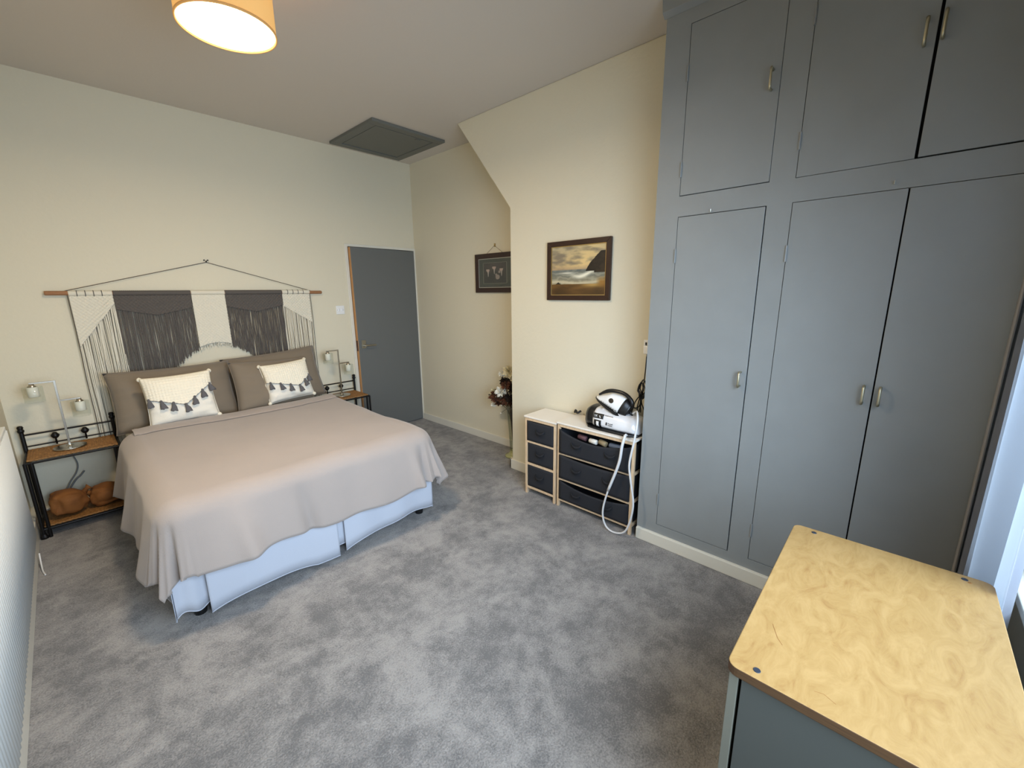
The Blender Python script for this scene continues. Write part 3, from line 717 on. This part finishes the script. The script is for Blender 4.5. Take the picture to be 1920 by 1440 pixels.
def threefolk(u, v):
    if not (.14 < u < .86 and .14 < v < .86):
        c = (50, 54, 48); 
        if (.125 < u < .875 and .125 < v < .875): c = (120, 116, 102)
        return c
    a, e = (u-.14)/.72, (v-.14)/.72
    c = mixc((66, 54, 54), (38, 32, 34), abs(a-.5)*1.4+.1*N(a, e, 5))
    for cx, hy, s in ((.20, .66, 1.0), (.47, .78, 1.05), (.78, .68, 1.0)):
        if e < hy-.08*s and abs(a-cx) < .17*s*min(1, (hy-e+.04)*2.6): c = (30, 26, 30)
        if hy-.34 < e < hy-.08 and abs(a-cx-.01) < .03*(e-hy+.36)/.28+.006: c = (170, 156, 150)
        if ((a-cx)/(.075*s))**2+((e-hy)/(.10*s))**2 < 1: c = (188, 160, 150) if e < hy+.035 else (44, 34, 32)
    for cx, cy, rx, ry in ((.62, .30, .09, .12), (.70, .55, .05, .07), (.56, .42, .04, .05)):
        if ((a-cx)/rx)**2+((e-cy)/ry)**2 < 1: c = (150, 134, 128)
    return c
def frame(name, label, cat, x, ya, yb, z0, z1, fw_, slip, fn, nu, nv, m, dep=.022, tilt=0, glz=False, slipm=GOLD):
    """wall plane at x, picture faces -X, ya = left edge (larger y)"""
    off = (x, (ya+yb)/2, z0); t = thing(name, label, cat, off)
    W = (ya-yb)/2; Hh = z1-z0
    for nm, poly in (('frame_rail', [(-W, Hh), (W, Hh), (W-fw_, Hh-fw_), (-W+fw_, Hh-fw_)]), ('frame_rail', [(-W, 0), (-W+fw_, fw_), (W-fw_, fw_), (W, 0)]),
                     ('frame_stile', [(-W, 0), (-W, Hh), (-W+fw_, Hh-fw_), (-W+fw_, fw_)]), ('frame_stile', [(W, 0), (W-fw_, fw_), (W-fw_, Hh-fw_), (W, Hh)])):
        obj(nm, prism(BM(), poly, 'x', -dep, 0), FRAMEB, t, bevel=.002)
    b = BM(); a, c = W-fw_, W-fw_-slip
    box(b, -dep+.006, -.003, -a, -c, fw_, Hh-fw_); box(b, -dep+.006, -.003, c, a, fw_, Hh-fw_); box(b, -dep+.006, -.003, -c, c, fw_, fw_+slip); box(b, -dep+.006, -.003, -c, c, Hh-fw_-slip, Hh-fw_)
    obj('slip', b, slipm, t, label='thin metallic inner slip')
    painted('print', c, -c, fw_+slip, Hh-fw_-slip, -dep+.010, fn, nu, nv, m, t, (0, 0, 0))
    if glz: obj('glazing', bx(-dep+.0075, -dep+.0085, -c, c, fw_+slip, Hh-fw_-slip), GLS, t)
    return t
frame('framed_painting', 'seascape painting in a dark wooden frame on the chimney wall above the drawers', 'painting', XB-.001, -2.235, -2.758, 1.462, 1.870, .034, .006, seascape, 160, 120, vcol_mat('oil_paint', .45))
fp = frame('framed_photo', 'mahogany-framed portrait of three people, half hidden by the chimney wall corner', 'picture', -.001, -1.045, -1.575, 1.520, 1.882, .045, .006, threefolk, 130, 90, vcol_mat('photo_print', .4), glz=True, slipm=SILV)
obj('hanging_cord', tube(BM(), [(-.011, .11, .358), (-.009, .003, .430), (-.011, -.11, .358)], .0016, 5), mat('string', (120, 104, 84), .8), fp)
o = obj('picture_hook', bx(-.008, 0, -1.314, -1.300, 1.938, 1.968), GOLD, bevel=.002); tagit(o, 'small brass hook above the portrait of three people', 'hook')

# ------------------------------------------------------------------ fabric drawer chests
def chest(name, label, ya, yb, z1, xf, xbk, drawers, shelves, sagtop):
    W = ya-yb; off = Vector((xf, (ya+yb)/2, 0)); t = thing(name, label, 'drawers', off)
    def P(nm, b, m, par=t, **k):
        for v in b.verts: v.co -= off
        return obj(nm, b, m, par, **k)
    s = .019
    for x in (xf, xbk-s):
        for y in (ya-s, yb): P('leg', bx(x, x+s, y, y+s, 0, z1-.014), PINE, bevel=.0015)
    P('top', bx(xf-.008, xbk, yb-.006, ya+.006, z1-.012, z1), WTOP, bevel=.002)
    P('top_rail', bx(xf-.002, xf+s-.004, yb+s, ya-s, z1-.034, z1-.0125), PINE, bevel=.002)
    for z in shelves:
        P('rail', bx(xf+.001, xf+.015, yb+s, ya-s, z-.009, z+.007), PINE, bevel=.001)
        for y in (ya-s+.003, yb+.003): P('side_rail', bx(xf+s, xbk-s, y, y+.012, z-.009, z+.007), PINE, bevel=.001)
    for (z0, z1_, sag, proud, hs) in drawers:
        y0, y1 = yb+s+.003, ya-s-.003; xo = xf+.002-proud
        b = BM(); nn = 20
        def ft(u, v, x_=xo):
            zt = z1_-sag*math.sin(u*PI)**.8 if sag else z1_
            bow = (.012+.6*max(0, sag))*math.sin(u*PI)*v*.5
            return Vector((x_-bow, y0+(y1-y0)*u, z0+(zt-z0)*v))
        grid(b, nn, 8, ft); d = P('drawer', b, FAB, smooth=True); solid(d, .005, -1)
        b = BM()
        for y in (y0, y1): box(b, xo+.003, xbk-.03, y-.001, y+.003, z0, z1_-.008)
        box(b, xo+.003, xbk-.03, y0, y1, z0, z0+.004); box(b, xbk-.034, xbk-.03, y0, y1, z0, z1_-.008)
        for v in b.verts: v.co -= off
        obj('drawer_body', b, FAB, d)
        for hu in hs:
            yc = y0+(y1-y0)*hu; zc = z0+(z1_-z0)*.55-sag*.25; pts = [(xo-.006-.6*sag*.3, yc+.038, zc+.012), (xo-.020, yc+.025, zc), (xo-.024, yc, zc-.006), (xo-.020, yc-.025, zc), (xo-.006-.6*sag*.3, yc-.038, zc+.012)]
            b = BM(); pp = catmull(pts, 4)
            L = [(b.verts.new(p+Vector((0, 0, .010))-off), b.verts.new(p-Vector((0, 0, .010))-off)) for p in pp]
            for A_, B_ in zip(L, L[1:]): b.faces.new((A_[0], B_[0], B_[1], A_[1]))
            h = obj('handle', b, FABD, d, smooth=True); solid(h, .003, 0)
    return t
chest('narrow_drawer_unit', 'narrow pale pine unit of three charcoal fabric drawers against the chimney wall', -2.236, -2.522, .625, -.640, XB-.022,
      [(.436, .588, 0, .006, (.45,)), (.258, .416, 0, -.004, (.5,)), (.066, .238, 0, -.002, (.5,))], (.426, .248, .056), 0)
cw = chest('wide_drawer_unit', 'wide pale pine unit with three sagging charcoal fabric drawers under the steam iron', -2.538, -3.122, .638, -.640, XB-.022,
      [(.416, .592, .045, .012, (.25, .72)), (.226, .402, .012, .010, (.27, .72)), (.064, .208, .030, .008, (.27, .72))], (.408, .217, .055), 0)
# things inside the top drawer
def roll(nm, label, c, d, r, rgb, cat):
    c = Vector(c); d = Vector(d); b = tube(BM(), [c-d, c-d*.9, c+d*.9, c+d], [r*.8, r, r, r*.8], 12)
    o = obj(nm, b, mat('m_'+nm+str(rgb[0]), rgb, .6), smooth=True); tagit(o, label, cat)
    obj('end_core', tube(BM(), [c+d*.985, c+d*1.03], r*.4, 8), MATS['charcoal_handle'], o)
    return o
roll('rolled_sock', 'white rolled cloth among the things in the open top drawer', (-.608, -2.81, .548), (.004, .03, 0), .017, (232, 226, 214), 'cloth')
roll('rolled_cloth', 'tan rolled cloth in the open top drawer, next to the white one', (-.602, -2.88, .552), (.006, .028, .004), .019, (150, 132, 100), 'cloth')
roll('fabric_roll', 'grey blue fabric roll at the right of the open top drawer', (-.600, -2.97, .550), (0, .042, .0), .018, (96, 106, 122), 'cloth')
roll('cotton_roll', 'dark pink fabric roll at the left of the open top drawer', (-.600, -2.72, .552), (.0, .032, .003), .018, (96, 66, 70), 'cloth')

# small black object lying where the two units meet
o = obj('black_clip', tube(BM(), catmull([(-.40, -2.515, .648), (-.41, -2.53, .668), (-.42, -2.552, .655), (-.40, -2.57, .668)], 5), .008, 8), PLB, smooth=True); tagit(o, 'small black clip lying where the two drawer units meet', 'clip')
obj('clip_jaw', lathe(BM(), [(.002, 0), (.010, .004), (.010, .012), (.002, .016)], (-.40, -2.535, .642), 10), PLB, o)

# ------------------------------------------------------------------ steam generator iron
SZ = .638
t = thing('steam_iron_station', 'white and black steam generator base unit on the wide drawer unit', 'steam iron base', (-.51, -2.9, SZ)); so = Vector((-.51, -2.9, SZ))
def interp(T, t_):
    for (a, p), (c, q) in zip(T, T[1:]):
        if t_ <= c: f = (t_-a)/(c-a); f = f*f*(3-2*f) if len(T) < 4 else f; return p+(q-p)*f
    return T[-1][1]
YN, YR = -2.700, -3.108
HWt = [(0, .03), (.04, .062), (.12, .088), (.3, .104), (.7, .108), (.92, .098), (1, .07)]
TOPt = [(0, .085), (.05, .118), (.13, .140), (.3, .132), (.55, .125), (.75, .120), (.92, .105), (1, .055)]
def body_section(y_t, n=28, z0=.008, grow=0):
    hw = interp(HWt, y_t)+grow; tp = interp(TOPt, y_t)+grow; out = []
    for k in range(n):
        a = 2*PI*k/n; ca, sa = math.cos(a), math.sin(a)
        e = .55; x = hw*math.copysign(abs(ca)**e, ca); zz = (tp-z0)/2*(1+math.copysign(abs(sa)**.6, sa)); zf = zz/(tp-z0+1e-6)
        x *= 1-.30*zf*zf
        out.append(Vector((x, YN+(YR-YN)*y_t-so.y, z0+zz)))
    return out
def loft(secs):
    b = BM(); R = [[b.verts.new(p) for p in s] for s in secs]
    for A, B in zip(R, R[1:]):
        for k in range(len(A)): b.faces.new((A[k], A[(k+1) % len(A)], B[(k+1) % len(A)], B[k]))
    b.faces.new(R[0][::-1]); b.faces.new(R[-1]); return b
obj('housing', loft([body_section(.235+.765*i/20) for i in range(21)]), PLS, t, smooth=True, label='silver white housing')
obj('water_tank', loft([body_section(.24*i/10) for i in range(11)]), PLB, t, smooth=True, label='black nose of the water tank')
b = prism(BM(), [(-.02, YN+.004-so.y), (.02, YN+.004-so.y), (.095, YN-.06-so.y), (.113, YN-.16-so.y), (.113, YR+.05-so.y), (.08, YR-.004-so.y), (-.08, YR-.004-so.y), (-.113, YR+.05-so.y), (-.113, YN-.16-so.y), (-.095, YN-.06-so.y)], 'z', 0, .014); obj('base_plate', b, PLB, t, bevel=.004)
def side_x(yt, z):          # -X surface of the housing at a given height
    s = body_section(yt, 96); c = [p for p in s if p.x < 0]; return min(c, key=lambda p: abs(p.z-z)).x
def decal(nm, yt0, yt1, z0, z1, m, lift=.0015, lab=None, par=None):
    b = BM()
    def f(u, v): yt = yt0+(yt1-yt0)*u; z = z0+(z1-z0)*v; return Vector((side_x(yt, z)-lift, YN+(YR-YN)*yt-so.y, z))
    grid(b, 8, 6, f); o = obj(nm, b, m, par or t, smooth=True, label=lab); solid(o, .0015, 0); return o
decal('badge', .245, .43, .076, .106, PLB, lab='black badge with white figures')
decal('tank_window', .27, .40, .016, .066, PLB, lab='black framed water window')
decal('window_pane', .315, .36, .020, .058, PLW, .003)
def TM(yt, z, sz=1, slope=0, lift=.0035):
    x = side_x(yt, z)-lift; M_ = Matrix(((0, 0, -1, x), (-1, 0, 0, YN+(YR-YN)*yt-so.y), (0, 1, 0, z), (0, 0, 0, 1))); return M_ @ Matrix.Rotation(slope, 4, 'Z')
text('badge_text', '1K', .026, PLW, t, TM(.258, .082)); text('badge_text', '%', .022, PLW, t, TM(.355, .082))
text('lettering', 'STEAM GENERATOR', .0105, PLB, t, TM(.36, .101, slope=-.03, lift=.004))
text('brand_lettering', 'Russell', .012, PLB, t, TM(.53, .054)); text('brand_lettering', 'Hobbs', .012, PLB, t, TM(.53, .043))
decal('brand_mark', .49, .51, .044, .062, PLB, .002)
obj('iron_rest', bx(-.05, .05, .0, .12, .125, .136, off=(0, 0.06, 0)), PLS, t, bevel=.004)

it = thing('steam_iron', 'white steam iron with black handle resting tilted on its base unit', 'iron', (-.52, -2.765, .822), None)
tilt = math.radians(23.5); it.rotation_euler = (tilt, 0, 0)      # local -Y runs nose->heel
HI = [(0, .004), (.05, .022), (.15, .040), (.35, .054), (.6, .060), (.85, .056), (1, .046)]
TI = [(0, .018), (.08, .034), (.2, .058), (.4, .100), (.62, .117), (.82, .118), (1, .100)]
LI = .245
def isec(tt, n=24, z0=.012, k=1.0, tk=1.0):
    hw = interp(HI, tt)*k; tp = z0+(interp(TI, tt)-z0)*tk; out = []
    for q in range(n):
        a = 2*PI*q/n; ca, sa = math.cos(a), math.sin(a); zz = (1+math.copysign(abs(sa)**.75, sa))/2
        x = hw*math.copysign(abs(ca)**.6, ca)*(1-.52*zz**1.5); out.append(Vector((x, -tt*LI, z0+(tp-z0)*zz)))
    return out
obj('shell', loft([isec(.80*i/16) for i in range(17)]), PLW, it, smooth=True, label='white shell')
obj('heel', loft([isec(.80+.22*i/6, k=1.04, tk=1.02) for i in range(7)]), PLB, it, smooth=True, label='black heel')
pl = [(-.002, .004), (.022, -.02), (.045, -.06), (.058, -.12), (.060, -.18), (.052, -.235), (-.052, -.235), (-.060, -.18), (-.058, -.12), (-.045, -.06), (-.022, -.02)]
obj('soleplate', prism(BM(), pl, 'z', .0, .005), STEEL, it, bevel=.001, label='steel soleplate')
obj('skirt_band', prism(BM(), [(x*1.05, y*1.02) for x, y in pl], 'z', .005, .016), PLB, it, bevel=.002)
hp = catmull([(0, -.012, .036), (0, -.045, .080), (0, -.085, .112), (0, -.14, .134), (0, -.19, .138), (0, -.235, .118), (0, -.245, .085)], 5)
b = tube(BM(), hp, [.007+.006*min(1, k/6) for k in range(len(hp))], 12); obj('handle', b, PLB, it, smooth=True, label='black curved handle')
def ix(tt, z):
    s = isec(tt, 96); c = [p for p in s if p.x < 0]; return min(c, key=lambda p: abs(p.z-z)).x
b = BM(); c0 = (.50, .068)
V = []
for k in range(20): a = 2*PI*k/20; V.append((.50+.072*math.cos(a), .068+.014*math.sin(a)))
pts = [Vector((ix(u, z)-.0025, -u*LI, z)) for u, z in V]; pts2 = [p+Vector((.004, 0, 0)) for p in pts]
A = [b.verts.new(p) for p in pts]; B = [b.verts.new(p) for p in pts2]; b.faces.new(A); b.faces.new(B[::-1])
for k in range(20): b.faces.new((A[k], A[(k+1) % 20], B[(k+1) % 20], B[k]))
obj('dial', b, PLB, it, label='black oval temperature dial')
for k, ch in enumerate('LYUSERAM'):
    u = .26+.065*k; z = .028; M_ = Matrix(((0, 0, -1, ix(u, z)-.007), (-1, 0, 0, -u*LI), (0, 1, 0, z-.003), (0, 0, 0, 1))); text('lettering', ch, .014, PLB, it, M_)
obj('hose_guard', tube(BM(), [(0, -.235, .06), (.0, -.262, .05), (.0, -.275, .04)], [.012, .009, .006], 10), PLB, it, smooth=True)

hz = [(-.632, -3.06, .655), (-.665, -3.066, .665), (-.69, -3.062, .60), (-.69, -3.045, .481), (-.69, -2.98, .281), (-.69, -2.948, .125), (-.69, -2.975, .03), (-.69, -3.045, .010), (-.69, -3.118, .06), (-.69, -3.155, .235), (-.69, -3.129, .401), (-.69, -3.116, .502), (-.685, -3.135, .644), (-.655, -3.135, .75), (-.60, -3.105, .80), (-.53, -3.06, .785), (-.52, -3.035, .765)]
o = obj('steam_hose', tube(BM(), catmull(hz, 8), .0062, 10), HOSE, smooth=True); tagit(o, 'long white steam hose looping down over the wide drawer unit', 'hose')
obj('hose_sleeve', tube(BM(), catmull(hz[1:5], 6), .0088, 10), HOSE, o, smooth=True, label='thicker upper sleeve')

# socket, plug and black mains lead
t = thing('wall_socket', 'white plug socket on the chimney wall beside the wardrobe edge', 'socket', (XB, -3.055, 1.175))
obj('plate', bx(-.008, 0, -.060, .043, -.043, .043), PLW, t, bevel=.003)
obj('rocker', bx(-.012, -.008, .020, .030, .010, .028), PLB, t, bevel=.001)
o = obj('mains_plug', bx(-.045, -.008, -.018, .024, -.040, .012), PLW, bevel=.005); o.location = (XB, -3.055, 1.172); tagit(o, 'white mains plug in the socket beside the wardrobe', 'plug')
obj('cord_grip', tube(BM(), [(-.030, .003, -.038), (-.030, .003, -.056)], .005, 8), PLB, o)
cx_ = -.405
pts = [(cx_, -3.052, 1.118), (cx_, -3.050, 1.04), (cx_, -3.046, .97), (cx_, -3.040, .91), (cx_, -3.036, .86), (cx_, -3.04, .80), (cx_, -3.085, .72), (cx_, -3.10, .665)]
b = tube(BM(), catmull(pts, 6), .0038, 8)
for k, (w1, h1, dy, dz, ph) in enumerate(((.022, .062, -.006, .0, 0), (.016, .052, .006, -.006, .6), (.026, .056, .0, -.012, 1.2))):
    tube(b, [(cx_-.008-.006*k+.004*math.sin(a*2), -3.040+dy+w1*math.sin(a)*(1 if math.cos(a) > -.2 else .55), .905+dz+h1*math.cos(a)) for a in [2*PI*q/24 for q in range(25)]], .0040, 7, caps=False)
for k, (dy, dz) in enumerate(((.035, -.10), (.015, -.125), (-.005, -.12))):
    tube(b, catmull([(cx_-.012-.004*k, -3.036, .875), (cx_-.02, -3.036+dy, .875+dz*.6), (cx_-.02, -3.036+dy*1.1, .875+dz), (cx_-.012, -3.036+dy*.2, .875+dz*.8), (cx_-.012, -3.036, .875)], 6), .0038, 7, caps=False)
tube(b, [(cx_-.016, -3.036, .868), (cx_-.016, -3.036, .888)], .014, 10)
o = obj('mains_lead', b, PLB, smooth=True); tagit(o, 'black mains lead bundled in loops beside the wardrobe edge', 'cord')

# ------------------------------------------------------------------ vase with dried flowers
VC = Vector((-.165, -1.665, 0))
t = thing('glass_vase', 'tall slim clear glass vase half hidden behind the chimney wall corner', 'vase', VC)
o = obj('vase_body', lathe(BM(), [(.058, .50), (.052, .42), (.040, .25), (.030, .10), (.032, .06)], n=28, caps=False), GLV, t, smooth=True); solid(o, .004, -1)
obj('vase_foot', lathe(BM(), [(.075, 0.0), (.075, .012), (.045, .022), (.028, .05), (.031, .062)], n=28), mat('green_glass_foot', (172, 172, 120), .2), t, smooth=True, label='pale green glass foot')
ft = thing('dried_flowers', 'bunch of dried brown and cream flowers standing in the glass vase', 'flowers', VC)
STEM = mat('stem_brown', (70, 48, 30), .8); PETC = mat('petal_cream', (226, 216, 180), .8, var=.12, vscale=20); PETB = mat('petal_brown', (112, 66, 36), .8, tint=(58, 30, 20), vscale=30); PETW = mat('petal_white', (232, 228, 214), .8); LEAFD = mat('leaf_dark', (34, 24, 20), .7)
rnd = random.Random(3)
heads = [((.02, .045, .80), .062, PETC), ((.01, .10, .70), .05, LEAFD), ((-.05, .16, .56), .060, PETB), ((.03, .19, .50), .05, PETB), ((-.06, .09, .62), .050, PETW), ((.04, .0, .64), .06, LEAFD), ((-.03, .21, .60), .035, PETC), ((.0, .135, .78), .030, PETW), ((-.02, .04, .54), .055, PETB), ((.03, -.05, .72), .06, PETC), ((.0, .25, .46), .024, PETW), ((-.05, -.02, .58), .05, LEAFD), ((-.05, .04, .69), .04, PETB)]
for c, r, m in heads:
    c = Vector(c); r *= 1.2
    obj('stem', tube(BM(), catmull([(0, 0, .12), (c.x*.2, c.y*.15, .40), (c.x*.7, c.y*.6, .5+(c.z-.5)*.5), tuple(c)], 4), .0022, 5), STEM, ft)
    b = BM()
    for k in range(80):
        d = Vector((rnd.gauss(0, 1), rnd.gauss(0, 1), rnd.gauss(0, 1))).normalized(); s = d.orthogonal().normalized()*r*.20; q = d.cross(s).normalized()*r*.2
        base = c+d*r*.15; mid = c+d*r*.7+Vector((0, 0, r*.12)); tip = c+d*r*rnd.uniform(.85, 1.2)
        v = [b.verts.new(p) for p in (base, mid+s, tip+q*.5, mid-s)]; b.faces.new(v)
    obj('flower_head', b, m, ft, kind='stuff')
for k in range(7):
    a = rnd.uniform(.10, .28); zz = rnd.uniform(.40, .60); e_ = Vector((rnd.uniform(-.08, .04), a, zz))
    b = tube(BM(), catmull([(0, .01, .46), (e_.x*.4, a*.45, zz+.05), tuple(e_)], 5), .0015, 5); o = obj('twig', b, STEM, ft)
    b = BM(); bmesh.ops.create_icosphere(b, subdivisions=1, radius=.008); 
    for v in b.verts: v.co += e_
    obj('bud', b, LEAFD if k % 2 else PETW, ft, smooth=True)
